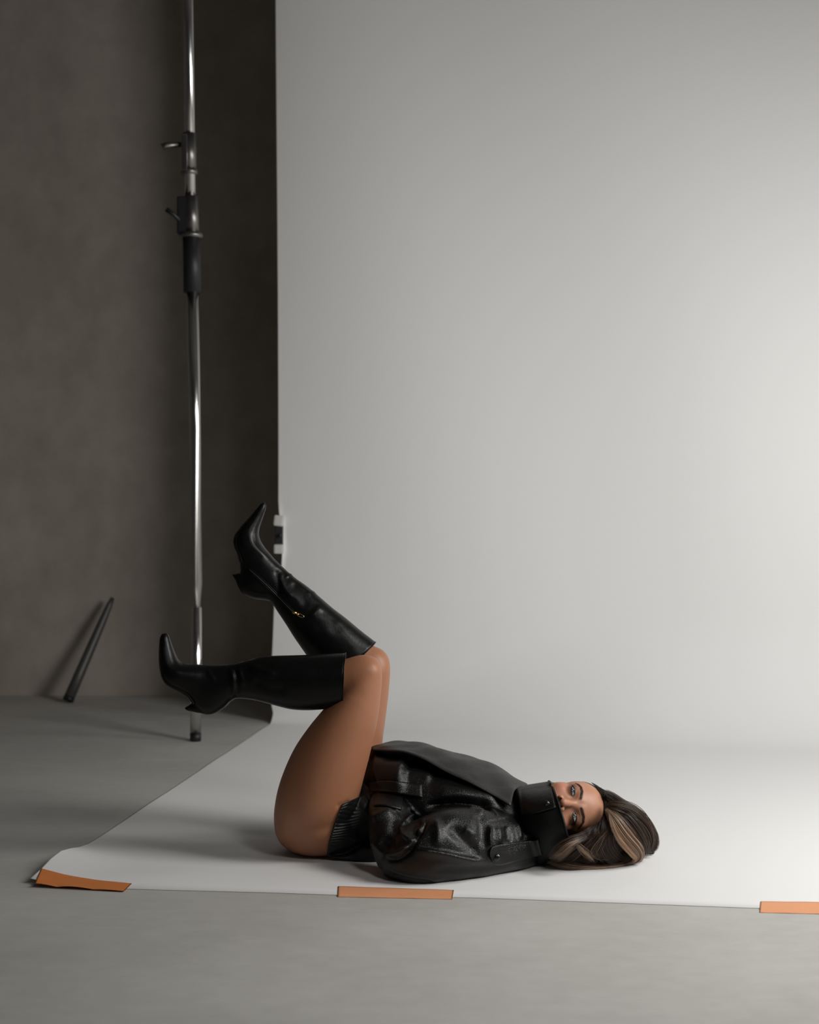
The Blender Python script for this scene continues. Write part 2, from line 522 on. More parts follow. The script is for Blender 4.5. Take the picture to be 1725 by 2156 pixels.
# ------------------------------------------------------------------ tape strips on the front edge of the paper
def tape(name, tl, tr, br, bl, mat, label, lift=0.0, nx=60):
    V, F = [], []; ny = 8
    q = [np.array(PF(*c)) for c in (tl, tr, br, bl)]
    for lay in (0, 1):
        for i in range(nx + 1):
            a = i / nx
            for j in range(ny + 1):
                b = j / ny
                p = (q[0] * (1 - a) + q[1] * a) * (1 - b) + (q[3] * (1 - a) + q[2] * a) * b
                rel = Vector((p[0], p[1], 0)) - Vector((C0.x, C0.y, 0)); u_, s_ = rel.dot(W_DIR), rel.dot(L_DIR)
                e_ = s_ - float(np.interp(u_, fu, fs))
                zp = paper_z(max(u_, 0), s_) + .0016
                k_ = min(1, max(0, (e_ + .016) / .013)); k_ = k_ * k_ * (3 - 2 * k_)
                z = 0.0012 * (1 - k_) + zp * k_
                z += 0.0002 * math.sin(a * 17 + b * 3)
                if lift: z += lift * max(0, (b - .66) / .34) ** 1.5 * (0.55 + 0.75 * abs(math.sin(a * 7.6 + 1.2))) * (1 - .75 * a)
                V.append((p[0], p[1], z - (0.0006 if lay else 0)))
    n0 = (nx + 1) * (ny + 1); ix = lambda i, j: i * (ny + 1) + j
    for i in range(nx):
        for j in range(ny):
            F.append((ix(i, j), ix(i + 1, j), ix(i + 1, j + 1), ix(i, j + 1)))
            F.append((n0 + ix(i, j), n0 + ix(i, j + 1), n0 + ix(i + 1, j + 1), n0 + ix(i + 1, j)))
    for i in range(nx):
        for j, fl in ((0, 0), (ny, 1)):
            a, b, c, d = ix(i, j), ix(i + 1, j), n0 + ix(i + 1, j), n0 + ix(i, j)
            F.append((a, d, c, b) if not fl else (a, b, c, d))
    for j in range(ny):
        for i in (0, nx): F.append((ix(i, j), ix(i, j + 1), n0 + ix(i, j + 1), n0 + ix(i, j)))
    me = mesh_from(name, V, F)
    o = link_mesh(name, me, mat)
    tag(o, label, 'tape', 'tape strips along the front edge of the paper')
    return o


tape('tape_strip', (87, 1845), (278, 1862), (261, 1879), (72, 1869), M_tape,
     'deep orange tape strip with curling edge at the lifted left paper corner', .008)
tape('tape_strip', (712, 1868), (956, 1876), (953, 1894), (711, 1889), M_tape2,
     'pale orange tape strip on the paper edge below the elbow of the jacket')
tape('tape_strip', (1602, 1900), (1800, 1902), (1800, 1927), (1600, 1922), M_tape2,
     'pale orange tape strip on the paper edge cut off by the right of the photo')

# ------------------------------------------------------------------ support pole
PY = CAM_H * FPX / (1560 - CY)
pole = empty('support_pole', P(412, 1560, PY))
tag(pole, 'tall chrome support pole with black grip standing left of the white paper', 'pole')
r_ = lambda px: px / FPX * PY


def seg(name, a, b, ra, rb, mat, n=24, parent=pole, extra=()):
    v, f = tube([P(*a, PY), P(*b, PY)], [r_(ra), r_(rb)], n)
    return obj(name, v, f, mat, parent)


top = P(396.5, 0, PY); d_ = (top - P(401, 450, PY)).normalized()
ptop = top + d_ * ((CEIL - top.z) / d_.z)
v, f = tube([ptop, top, P(401, 420, PY)], [r_(10), r_(10.5), r_(11.5)], 24); obj('upper_tube', v, f, M_chrome, pole)
v, f = tube([ptop, ptop - d_ * .05], [r_(16), r_(16)], 24); obj('top_pad', v, f, M_blackplastic, pole)
seg('coupler', (398, 282), (398.5, 360), 15.5, 15.5, M_steel_dark)
seg('coupler_flange', (398.5, 357), (398.5, 368), 18, 18, M_steel_dark)
bm = bmesh.new(); bm_box(bm, P(389, 322, PY - r_(12)), (r_(13), r_(14), r_(76)), bevel=r_(2)); bm_obj('coupler_plate', bm, M_chrome, pole)
v, f = tube([P(384, 304, PY - .01), P(350, 306, PY - .02), P(342, 310, PY - .02)], [r_(5), r_(6.5), r_(7.5)], 16); lv = obj('lever', v, f, M_steel_dark, pole)
seg('collar', (402, 414), (404, 495), 15, 16, M_steel_dark)
bm = bmesh.new(); bm_box(bm, P(388, 455, PY), (r_(28), r_(26), r_(80)), bevel=r_(4)); bm_obj('clamp_block', bm, M_blackplastic, pole)
v, f = tube([P(384, 470, PY - .01), P(366, 452, PY - .03), P(350, 440, PY - .04)], [r_(5), r_(4), r_(5.5)], 14); obj('knob', v, f, M_blackplastic, pole)
seg('collar_flange', (402.5, 492), (402.5, 501), 25, 25, M_steel_dark)
seg('grip', (403, 499), (405.5, 616), 18.5, 19, M_blackplastic)
v, f = tube([P(406.5, 612, PY), P(411, 900, PY), P(417.5, 1230, PY), P(417, 1400, PY)], [r_(14), r_(12), r_(10), r_(10)], 24)
obj('lower_tube', v, f, M_chrome, pole)
v, f = tube([P(415.5, 1278, PY), P(413.5, 1430, PY), P(412, 1547, PY)], [r_(10.5), r_(11.5), r_(11.5)], 24)
obj('base_tube', v, f, M_chrome, pole)
v, f = tube([P(412, 1544, PY), P(412, 1560, PY)], [r_(12), r_(11.5)], 24); obj('rubber_foot', v, f, M_blackplastic, pole)

# ------------------------------------------------------------------ dark bar leaning by the wall
bar = empty('leaning_bar', P(143, 1478, 6.27))
tag(bar, 'short dark metal bar leaning against the grey concrete wall', 'bar')
a_, b_ = P(143.5, 1474, 6.28), P(237, 1259, 6.455)
pts = [a_.lerp(b_, t) for t in (0, .25, .5, .75, .93, 1.0)]
v, f = tube(pts, [.0255, .0245, .0225, .0195, .015, .010], 20); obj('bar_tube', v, f, M_darkbar, bar)
v, f = tube([a_ + (a_ - b_).normalized() * .004, a_.lerp(b_, .03)], [.0262, .0262], 20); obj('end_cap', v, f, M_blackplastic, bar)

# ------------------------------------------------------------------ the person
person = empty('person', P(690, 1802, 3.49))
tag(person, 'woman lying on her back on the white paper, black leather jacket and boots, knees raised', 'person')

# --- outline pairs (left/under side, right/upper side), depth of the centre, half thickness in depth
near_thigh = [
    (592, 1778, 745, 1735, 3.500, .070), (580, 1752, 752, 1712, 3.490, .105), (577, 1715, 757, 1680, 3.475, .118),
    (583, 1670, 766, 1640, 3.460, .112), (597, 1625, 777, 1598, 3.448, .102), (620, 1575, 788, 1552, 3.440, .092),
    (650, 1531, 797, 1508, 3.432, .082), (683, 1491, 803, 1462, 3.428, .070), (716, 1452, 806, 1424, 3.425, .060),
    (738, 1420, 803, 1400, 3.425, .050), (752, 1394, 788, 1387, 3.425, .026)]
near_hip = [   # buttock: sections fanning from the thigh towards the back
    (577, 1700, 720, 1640, 3.49, .10), (578, 1725, 740, 1690, 3.50, .118), (583, 1752, 770, 1720, 3.51, .125),
    (598, 1778, 790, 1740, 3.52, .12), (622, 1791, 800, 1745, 3.53, .115), (655, 1797, 800, 1745, 3.545, .108),
    (690, 1800, 800, 1745, 3.565, .10), (720, 1799, 800, 1730, 3.58, .09)]
near_knee = [  # along the shin: upper / lower outline, from the knee cap to the ankle
    (800, 1390, 806, 1426, 3.425, .030), (787, 1381, 797, 1440, 3.425, .048), (768, 1377, 775, 1448, 3.425, .053),
    (745, 1381, 748, 1458, 3.425, .052), (715, 1390, 715, 1466, 3.425, .046), (660, 1396, 660, 1472, 3.42, .042),
    (600, 1400, 600, 1470, 3.42, .036), (540, 1406, 540, 1460, 3.42, .028), (500, 1414, 500, 1452, 3.42, .020)]
far_thigh = [
    (640, 1760, 780, 1730, 3.67, .11), (650, 1700, 792, 1680, 3.66, .11), (668, 1640, 800, 1622, 3.65, .10),
    (690, 1580, 806, 1560, 3.64, .09), (712, 1525, 813, 1508, 3.63, .08), (738, 1470, 820, 1450, 3.625, .066),
    (760, 1425, 823, 1408, 3.62, .056), (776, 1394, 820, 1388, 3.62, .044), (788, 1376, 810, 1372, 3.62, .026)]
far_knee = [
    (823, 1398, 812, 1412, 3.62, .024), (818, 1380, 785, 1432, 3.62, .044), (803, 1365, 760, 1428, 3.62, .052),
    (784, 1358, 735, 1415, 3.62, .048), (750, 1338, 707, 1390, 3.62, .044), (705, 1302, 660, 1352, 3.62, .038),
    (655, 1262, 622, 1302, 3.62, .028), (625, 1240, 600, 1268, 3.62, .018)]
tz = lambda x, y, Y: P(x, y, Y)


def torso_ring(st, rings, n=56, expo=2.3):
    """rows: (x, ytop, zbottom, Yc, hd)"""
    rows = catmull(st, rings); V, F = [], []
    for r in rows:
        t = P(r[0], r[1], r[3]); X = t.x; zc = (t.z + r[2]) / 2; hz = (t.z - r[2]) / 2
        for k in range(n):
            a = 2 * math.pi * k / n
            c, s_ = math.cos(a), math.sin(a)
            c = math.copysign(abs(c) ** (2 / expo), c); s_ = math.copysign(abs(s_) ** (2 / expo), s_)
            V.append((X, r[3] + r[4] * c, zc + hz * s_))
    for i in range(rings - 1):
        for k in range(n):
            F.append((i * n + k, i * n + (k + 1) % n, (i + 1) * n + (k + 1) % n, (i + 1) * n + k))
    F.append(tuple(range(n - 1, -1, -1))); F.append(tuple((rings - 1) * n + k for k in range(n)))
    return V, F


torso = [(690, 1705, .010, 3.60, .13), (740, 1672, .012, 3.60, .125), (800, 1640, .025, 3.60, .115), (860, 1625, .035, 3.59, .115),
         (940, 1618, .03, 3.57, .14), (1010, 1635, .025, 3.565, .15), (1065, 1660, .025, 3.56, .15), (1100, 1690, .03, 3.55, .11)]
neck = [(1085, 1715, .035, 3.60, .05), (1120, 1712, .04, 3.57, .048), (1160, 1705, .05, 3.52, .048), (1195, 1692, .05, 3.47, .055)]
arm = [(1090, 1760, 1095, 1810, 3.41, .05), (1040, 1752, 1045, 1815, 3.36, .048), (960, 1765, 960, 1832, 3.29, .045), (870, 1775, 872, 1838, 3.27, .04)]
fore = [(825, 1812, 868, 1800, 3.28, .03), (802, 1770, 848, 1768, 3.31, .036), (798, 1720, 838, 1722, 3.37, .034), (800, 1690, 830, 1692, 3.41, .028)]
bodyV, bodyF = merge([loft_px(near_thigh, 60), loft_px(near_hip, 40), loft_px(near_knee, 50), loft_px(far_thigh, 50), loft_px(far_knee, 44),
                      torso_ring(torso, 40), torso_ring(neck, 16, expo=2.0), loft_px(arm, 20), loft_px(fore, 16)])
me_body = remesh(bodyV, bodyF, 0.0045, 26, 0.5)
strokes(me_body, [([(738, 1686), (724, 1694), (706, 1699)], 5.5, -.003),
                  ([(722, 1441), (734, 1441), (744, 1439)], 4, -.0025),
                  ])
bmk = bmesh.new(); bmk.from_mesh(me_body)
for kc, kr in ((P(778, 1412, 3.42), .095), (P(800, 1395, 3.62), .085)):
    vs_ = [v_ for v_ in bmk.verts if (v_.co - kc).length < kr]
    for _ in range(22): bmesh.ops.smooth_vert(bmk, verts=vs_, factor=0.5, use_axis_x=True, use_axis_y=True, use_axis_z=True)
bmk.to_mesh(me_body); bmk.free()
bv = co_np(me_body); bv[:, 2] = np.maximum(bv[:, 2], 0.0045); set_co(me_body, bv)
SKIN = np.array((0.335, 0.146, 0.076)); FACE = np.array((0.44, 0.212, 0.128))
set_col(me_body, np.tile(SKIN, (len(bv), 1)))

# --- head, sculpted as one implicit surface in its own axes (r = her right, u = up, f = forward; millimetres)
H_E = np.array(P(1207.5, 1693, 3.362))
camd = (CAMP - H_E) / np.linalg.norm(CAMP - H_E)
HF = camd + np.array((0.29, 0, 0.205)); HF /= np.linalg.norm(HF)
HU = np.array((1, 0, 0.015)); HU -= HF * HU.dot(HF); HU /= np.linalg.norm(HU)
HR = np.cross(HF, HU)
H_O = H_E - HF * 0.076


def hw(p):                             # head axes (mm) -> world
    p = np.asarray(p, float) * 0.001
    return H_O + p[..., :1] * HR + p[..., 1:2] * HU + p[..., 2:3] * HF


def hl(v):                             # world -> head axes (mm)
    d = (np.asarray(v) - H_O) * 1000
    return np.stack([d @ HR, d @ HU, d @ HF], -1)


def smin(a, b, k):
    h = np.clip(0.5 + 0.5 * (b - a) / k, 0, 1)
    return b * (1 - h) + a * h - k * h * (1 - h)


def smax(a, b, k): return -smin(-a, -b, k)


def ell(X, c, r):
    c = np.array(c); r = np.array(r, float)
    q = (X - c) / r; k0 = np.linalg.norm(q, axis=-1); k1 = np.linalg.norm(q / r, axis=-1)
    return k0 * (k0 - 1) / np.maximum(k1, 1e-6)


def cone(X, a, b, ra, rb):
    a, b = np.array(a, float), np.array(b, float); ab = b - a
    t = np.clip(((X - a) @ ab) / ab.dot(ab), 0, 1)
    return np.linalg.norm(X - a - t[..., None] * ab, axis=-1) - (ra + (rb - ra) * t)


def head_sdf(X):
    A = X.copy(); A[..., 0] = np.abs(A[..., 0])
    d = ell(X, (0, 36, -14), (73, 80, 90))
    d = smin(d, ell(X, (0, 22, 28), (62, 62, 52)), 22)
    d = smin(d, ell(X, (0, -38, 22), (55, 66, 52)), 24)
    d = smin(d, ell(X, (0, -92, 36), (22, 18, 24)), 26)
    d = smin(d, ell(A, (39, -26, 46), (20, 19, 21)), 18)          # cheekbones
    d = smin(d, cone(A, (10, 18, 72), (42, 22, 58), 9, 8), 14)     # brow ridge
    d = smax(d, -ell(A, (33, 0, 86), (19, 12, 14)), 10)            # eye sockets
    d = smin(d, ell(A, (32, 0, 63), (16, 14, 14.5)), 5)            # lids over the eyeballs
    d = smin(d, cone(X, (0, 8, 75), (0, -20, 88), 6.5, 8.5), 9)    # nose bridge
    d = smin(d, cone(X, (0, -20, 89), (0, -31, 96), 8.5, 10), 5)
    d = smin(d, ell(A, (14.0, -34.5, 84), (7.5, 8.5, 10)), 4.5)          # nostril wings
    d = smax(d, -ell(A, (7.8, -41, 91), (4.6, 8.5, 7)), 1.2)
    d = smin(d, ell(X, (0, -66, 60), (22, 12, 13)), 10)            # mouth (inside the collar)
    d = smin(d, ell(A, (68, -6, -16), (6, 27, 16)), 4)             # ears
    d = smin(d, cone(X, (0, -60, -14), (0, -105, -30), 50, 42), 20)
    return d


def surface_nets(fn, lo, hi, h):
    ax_ = [np.arange(lo[i], hi[i] + h, h) for i in range(3)]
    G = np.stack(np.meshgrid(*ax_, indexing='ij'), -1)
    D = fn(G)
    nx, ny, nz = D.shape
    s = D < 0
    cnt = np.zeros((nx - 1, ny - 1, nz - 1)); acc = np.zeros((nx - 1, ny - 1, nz - 1, 3))
    base = np.stack(np.meshgrid(*[np.arange(n - 1) for n in D.shape], indexing='ij'), -1).astype(float)
    cor = [(i, j, k) for i in (0, 1) for j in (0, 1) for k in (0, 1)]
    sl = lambda c: D[c[0]:nx - 1 + c[0], c[1]:ny - 1 + c[1], c[2]:nz - 1 + c[2]]
    for a in range(8):
        for b in range(a + 1, 8):
            ca, cb = cor[a], cor[b]
            if sum(abs(x - y) for x, y in zip(ca, cb)) != 1: continue
            da, db = sl(ca), sl(cb); m = (da < 0) != (db < 0)
            t = np.where(m, da / np.where(m, da - db, 1), 0)
            p = np.array(ca, float) + t[..., None] * (np.array(cb, float) - np.array(ca, float))
            cnt += m; acc += np.where(m[..., None], p, 0)
    act = cnt > 0
    idx = -np.ones(act.shape, int); idx[act] = np.arange(act.sum())
    Vv = (base[act] + acc[act] / cnt[act][:, None]) * h + np.array(lo)
    Fs = []
    for ax in range(3):
        o = [a for a in range(3) if a != ax]
        sh = [slice(1, n - 1) for n in D.shape]; sh[ax] = slice(0, D.shape[ax] - 1)
        sA = s[tuple(sh)]; sh2 = list(sh); sh2[ax] = slice(1, D.shape[ax]); sB = s[tuple(sh2)]
        ii = np.argwhere(sA != sB)
        flip = sA[tuple(ii.T)]
        g = ii.copy(); g[:, o[0]] += 1; g[:, o[1]] += 1
        def at(d0, d1):
            q = g.copy(); q[:, o[0]] += d0; q[:, o[1]] += d1
            return idx[tuple(q.T)]
        quad = np.stack([at(-1, -1), at(0, -1), at(0, 0), at(-1, 0)], 1)
        fl = flip if ax != 1 else ~flip
        quad = np.where(fl[:, None], quad, quad[:, ::-1])
        Fs.append(quad[(quad >= 0).all(1)])
    return Vv, np.concatenate(Fs)


hv, hf = surface_nets(head_sdf, (-90, -140, -115), (90, 125, 112), 2.0)
me_head = mesh_from('head', hw(hv), hf)
bmh = bmesh.new(); bmh.from_mesh(me_head); bmesh.ops.smooth_vert(bmh, verts=bmh.verts, factor=0.5, use_axis_x=True, use_axis_y=True, use_axis_z=True)
bmesh.ops.recalc_face_normals(bmh, faces=bmh.faces); bmh.to_mesh(me_head); bmh.free()
hcol_l = hl(co_np(me_head))


def hair_mask(L):                      # > 0 inside the hair line
    u = L[..., 1]; f = L[..., 2]
    fh = np.interp(u, [-90, -55, -10, 15, 35, 58, 72, 84], [-45, -36, -4, 8, 26, 42, 52, 62])
    fh = fh - np.where((L[..., 0] > 20) & (u < 45), 22, 0)
    return np.where(u > 84, 30, fh - f)


def skin_cols(L):
    r, u, f = np.abs(L[:, 0]), L[:, 1], L[:, 2]
    c = np.tile(FACE, (len(L), 1))
    mix = lambda c, col, k: c * (1 - k[:, None]) + np.array(col) * k[:, None]
    front = f > 30
    blush = np.exp(-(((r - 46) / 15) ** 2 + ((u + 26) / 14) ** 2)) * front * .55
    c = mix(c, (0.52, 0.17, 0.11), blush)
    # eye make-up
    er, eu = r - 33, u - 1.5
    sh = np.exp(-((er / 19) ** 2 + (eu / 8.5) ** 2)) * front
    c = mix(c, (0.13, 0.055, 0.035), np.clip(sh * 1.0, 0, .8))
    sh2 = np.exp(-(((r - 45) / 11) ** 2 + ((u - 1 - (r - 47) * .25) / 7) ** 2)) * front
    c = mix(c, (0.07, 0.03, 0.02), np.clip(sh2 * .9, 0, .75))
    # brow
    bc = np.interp(r, [8, 16, 30, 44, 56], [15.5, 19.5, 23.5, 24, 15])
    bw = np.interp(r, [7, 12, 30, 46, 56], [2.6, 4.4, 4.4, 3.2, 1.0])
    br = np.exp(-((u - bc) / bw) ** 4) * np.clip((r - 7) / 5, 0, 1) * np.clip((58 - r) / 6, 0, 1) * front
    c = mix(c, (0.035, 0.018, 0.012), np.clip(br, 0, .85))
    # nostril inside
    nn = np.exp(-(((r - 7.6) / 3.8) ** 2 + ((u + 40) / 4.5) ** 2 + ((f - 90) / 6) ** 2))
    c = mix(c, (0.05, 0.012, 0.008), np.clip(nn * 1.6, 0, .9))
    k = 1 / (1 + np.exp(-hair_mask(L) / 2.5))
    c = mix(c, (0.02, 0.012, 0.008), np.clip(k, 0, 1))
    return c


# join head and body into one skin
nb = len(me_body.vertices)
bm = bmesh.new(); bm.from_mesh(me_body); bm.from_mesh(me_head)
me_skin = bpy.data.meshes.new('body'); bm.to_mesh(me_skin); bm.free()
allc = np.tile(SKIN, (len(me_skin.vertices), 1)); allc[nb:] = skin_cols(hcol_l)
set_col(me_skin, allc)
body = link_mesh('body', me_skin, M_skin, person)
BVH_body = bvh_of(me_body); BVH_head = bvh_of(me_head)


# --- eyes
def eye_mesh(sg):
    V, F, C = [], [], []
    nu_, nv_ = 28, 14
    def lid_up(t): return 4.6 * (1 - abs(t) ** 2.2) + 1.2 * (t + 1) * .5
    def lid_lo(t): return -3.3 * (1 - abs(t) ** 2.0) + 1.2 * (t + 1) * .5
    for i in range(nu_ + 1):
        t = -1 + 2 * i / nu_
        for j in range(nv_ + 1):
            b = j / nv_
            x = 14.2 * t; y = lid_lo(t) * (1 - b) + lid_up(t) * b
            z = math.sqrt(max(0, 17.5 ** 2 - x * x - (y - .8) ** 2)) + 62.2
            V.append((sg * (32.5 + x), y, z))
            # iris looks towards the camera
            ix, iy = (x - (1.2 if sg > 0 else -3.4)), y - .9
            d = math.hypot(ix, iy)
            if d < 2.2: c = (0.004, 0.004, 0.005)
            elif d < 5.6:
                k = (d - 2.2) / 3.4; c = (0.06 + .09 * k, 0.072 + .10 * k, 0.085 + .11 * k)
                if d > 5.0: c = (0.02, 0.025, 0.03)
            else: c = (0.33, 0.31, 0.31)
            e = max(abs(t), 0)
            if e > .88: c = tuple(a * (1 - (e - .88) / .12 * .8) for a in c)
            C.append(c)
    for i in range(nu_):
        for j in range(nv_):
            a = i * (nv_ + 1) + j
            q = (a, a + nv_ + 1, a + nv_ + 2, a + 1)
            F.append(q if sg > 0 else q[::-1])
    Vw = hw(np.array(V))
    me = mesh_from('eye', Vw, F); set_col(me, np.array(C))
    o = link_mesh('eye', me, M_eye, body); o['label'] = 'grey blue eye with dark lashes'
    # lids: dark liner along the upper edge, thin along the lower; lashes
    def edge(fn, lift):
        pts = []
        for i in range(25):
            t = -1 + 2 * i / 24; x = 14.2 * t; y = fn(t)
            z = math.sqrt(17.5 ** 2 - x * x - (y - .8) ** 2) + 62.2 + lift
            pts.append((sg * (32.5 + x), y, z))
        return pts
    up = edge(lid_up, .5)
    wing = [(sg * 51.5, 5.0, up[-1][2] - 3.2)]
    parts = []
    pts = [Vector(hw(np.array(p))) for p in up + wing]
    rad = [.0006 + .0011 * (i / 25) for i in range(25)] + [.0003]
    parts.append(tube(pts, rad, 8))
    lo_ = [Vector(hw(np.array(p))) for p in edge(lid_lo, .2)]
    parts.append(tube(lo_, [.00025 + .0006 * (i / 24) for i in range(25)], 6))
    for i in range(3, 26):
        p = np.array((up + wing)[min(i, 24)]); t = -1 + 2 * i / 24
        ln = 3.6 + 3.2 * (i / 25)
        base = p + np.array((0, .3, .3))
        q1 = base + np.array((sg * t * .32 * ln, .45 * ln, .75 * ln)); q2 = base + np.array((sg * t * .62 * ln, 1.0 * ln, .95 * ln))
        parts.append(tube([Vector(hw(base)), Vector(hw(q1)), Vector(hw(q2))], [.00032, .00022, .00006], 5))
    v, f = merge(parts); obj('eyelash', v, f, M_lash, body)
    # eyebrow: short hairs laid on the brow
    parts = []; rr_ = random.Random(3)
    for _ in range(150):
        r = rr_.uniform(9, 56); uc = np.interp(r, [8, 16, 30, 44, 56], [15.5, 19.5, 23.5, 24, 15]); bw_ = np.interp(r, [7, 12, 30, 46, 56], [2.0, 3.4, 3.4, 2.2, .5])
        u0 = uc + rr_.uniform(-1, 1) * bw_
        ps = []
        for k, (dr, du) in enumerate(((0, 0), (2.5, 1.2), (5.5, 1.6 if r < 40 else -1.5))):
            P0 = Vector(hw(np.array((sg * (r + dr), u0 + du, 130.0)))); h = BVH_head.ray_cast(P0, Vector(-HF))
            if h[0] is None: break
            ps.append(h[0] + Vector(HF) * .0005)
        if len(ps) == 3: parts.append(tube(ps, [.00017, .00015, .00006], 4))
    v, f = merge(parts); obj('eyebrow', v, f, M_brow, body)


eye_mesh(1); eye_mesh(-1)

# --- jacket
jk_torso = [(738, 1676, .030, 3.63, .085), (770, 1604, .010, 3.61, .120), (800, 1588, .004, 3.60, .150), (850, 1586, .004, 3.585, .185), (910, 1596, .004, 3.575, .200),
            (980, 1612, .004, 3.565, .205), (1040, 1634, .004, 3.555, .20), (1080, 1655, .006, 3.545, .18), (1110, 1672, .012, 3.53, .145), (1134, 1692, .03, 3.52, .11)]
jk_arm = [(1128, 1748, 1146, 1808, 3.42, .05), (1095, 1722, 1112, 1824, 3.40, .085), (1050, 1706, 1062, 1836, 3.36, .098), (1000, 1701, 1006, 1846, 3.315, .095),
          (950, 1704, 950, 1856, 3.285, .090), (905, 1716, 902, 1865, 3.27, .083), (862, 1735, 862, 1862, 3.265, .074), (825, 1765, 832, 1852, 3.27, .058), (802, 1795, 808, 1842, 3.275, .034)]
jk_fore = [(797, 1828, 868, 1815, 3.29, .045), (784, 1795, 878, 1785, 3.30, .058), (776, 1755, 880, 1748, 3.325, .062), (775, 1715, 868, 1714, 3.36, .06), (778, 1684, 858, 1690, 3.40, .055), (786, 1668, 850, 1672, 3.44, .045)]
v, f = merge([torso_ring(jk_torso, 60, 72, 2.5), loft_px(jk_arm, 60, 56, expo=2.1), loft_px(jk_fore, 40, 44)])
me_j = remesh(v, f, 0.0029, 16, 0.5)
jv = co_np(me_j)
# slow, irregular swell of the cloth
nn = no_np(me_j)
q = jv * 1.0
sw = (np.sin(q[:, 0] * 31 + 3 * np.sin(q[:, 2] * 23) + 1.0) * np.sin(q[:, 2] * 37 + 2 * np.sin(q[:, 0] * 17)) * .0011
      + np.sin(q[:, 0] * 63 + q[:, 2] * 41 + 2 * np.sin(q[:, 1] * 33)) * .0005)
set_co(me_j, jv + nn * sw[:, None])
strokes(me_j, [
    # torso front: belly bulge, dark hollow under the flap, long soft folds
    ([(785, 1633), (820, 1627), (862, 1632)], 36, .030), ([(850, 1624), (885, 1628), (912, 1640)], 14, .008),
    ([(800, 1612), (850, 1606), (900, 1616), (950, 1636)], 12, -.010),
    ([(905, 1668), (960, 1672), (1010, 1678), (1058, 1690)], 16, .010),
    ([(890, 1700), (930, 1692), (975, 1689), (1015, 1694), (1045, 1704)], 7, -.020),
    ([(778, 1700), (805, 1698), (835, 1704)], 2.2, -.002),
    ([(780, 1704), (805, 1702), (838, 1709)], 2.2, .003),
    ([(782, 1728), (800, 1716), (828, 1708)], 8, .009),
    ([(838, 1700), (852, 1720), (850, 1735)], 8, -.006),
    # ring fold at the crook of the elbow
    ([(856, 1696), (872, 1707), (886, 1723)], 3.5, .006),
    ([(884, 1712), (862, 1720), (849, 1734), (846, 1749), (854, 1762), (872, 1772)], 4.2, .0085),
    ([(890, 1726), (874, 1736), (868, 1748), (876, 1756), (888, 1752)], 7.0, -.013),
    ([(838, 1716), (828, 1738), (830, 1760)], 9, -.004),
    ([(902, 1718), (892, 1742), (880, 1764), (866, 1784), (846, 1800)], 4.0, -.011),
    ([(812, 1798), (828, 1799), (846, 1792), (864, 1780)], 3.8, .010),
    ([(812, 1810), (836, 1810), (860, 1797), (876, 1780)], 4.0, -.009),
    ([(800, 1765), (818, 1778), (836, 1776)], 10, -.007),
    ([(778, 1770), (800, 1790), (812, 1800)], 6, .004),
    # upper arm: broad lit facet with a sharp lower ridge
    ([(868, 1788), (905, 1790), (940, 1795), (975, 1803), (1030, 1812)], 4.6, .013, 1),
    ([(912, 1722), (922, 1745), (922, 1770), (916, 1786)], 9, .008),
    ([(944, 1732), (962, 1752), (985, 1775), (1012, 1800)], 13, -.011),
    ([(975, 1745), (990, 1752), (1000, 1764)], 8, .004),
    ([(1004, 1708), (1014, 1735), (1016, 1790)], 9, -.006),
    ([(900, 1830), (960, 1832), (1030, 1828), (1090, 1818)], 7, -.006),
    ([(815, 1838), (860, 1850), (920, 1858)], 3.5, -.006),
    ([(808, 1826), (850, 1842), (900, 1851), (945, 1849)], 3.2, .004),
    # shoulder yoke: folds running down from the collar
    ([(1032, 1736), (1029, 1762), (1030, 1792)], 3.6, .013),
    ([(1048, 1740), (1052, 1760), (1050, 1776)], 6, .006),
    ([(1066, 1736), (1072, 1758), (1070, 1775)], 6, -.007),
    ([(1086, 1732), (1092, 1750), (1096, 1770)], 4.5, .008),
    ([(1105, 1752), (1122, 1772), (1140, 1788)], 5, .006),
    # seams
    ([(1026, 1731), (1055, 1725), (1090, 1720)], 1.8, -.0035), ([(1026, 1728), (1055, 1722), (1088, 1717)], 1.8, .0025),
    ([(1024, 1699), (1036, 1708), (1047, 1722)], 1.8, -.004), ([(1028, 1697), (1040, 1706), (1051, 1720)], 1.8, .003),
    ([(985, 1700), (1005, 1702), (1022, 1712)], 6, .006),
])
me_j = remesh(co_np(me_j).tolist(), [tuple(p.vertices) for p in me_j.polygons], 0.0027, 5, 0.5)
jv = co_np(me_j); jv[:, 2] = np.maximum(jv[:, 2], 0.0042); set_co(me_j, jv)
jacket = link_mesh('jacket', me_j, M_jacket, person); jacket['label'] = 'grained black leather jacket with wide sleeve'
BVH_j = bvh_of(me_j)

# open front panel of the jacket: lower edge stands off the body, top runs over and down the far side
lowE = [(786, 1581, 3.54), (815, 1583, 3.50), (850, 1585, 3.475), (890, 1599, 3.455), (940, 1627, 3.43), (990, 1650, 3.405), (1040, 1677, 3.385), (1075, 1698, 3.365)]
midE = [(783, 1573, 3.60), (815, 1568, 3.585), (850, 1569, 3.57), (900, 1577, 3.555), (950, 1592, 3.54), (1000, 1610, 3.52), (1048, 1636, 3.50), (1086, 1664, 3.45)]
ridE = [(786, 1576, 3.70), (815, 1568, 3.69), (850, 1566, 3.68), (900, 1572, 3.67), (958, 1587, 3.66), (1015, 1605, 3.64), (1062, 1625, 3.62), (1108, 1652, 3.56)]
farE = [(790, 1600, 3.78), (815, 1592, 3.78), (850, 1590, 3.78), (900, 1596, 3.78), (955, 1610, 3.77), (1010, 1628, 3.75), (1060, 1648, 3.73), (1108, 1672, 3.66)]
rows4 = [resample([tuple(P(*q)) for q in e], 61) for e in (lowE, midE, ridE, farE)]
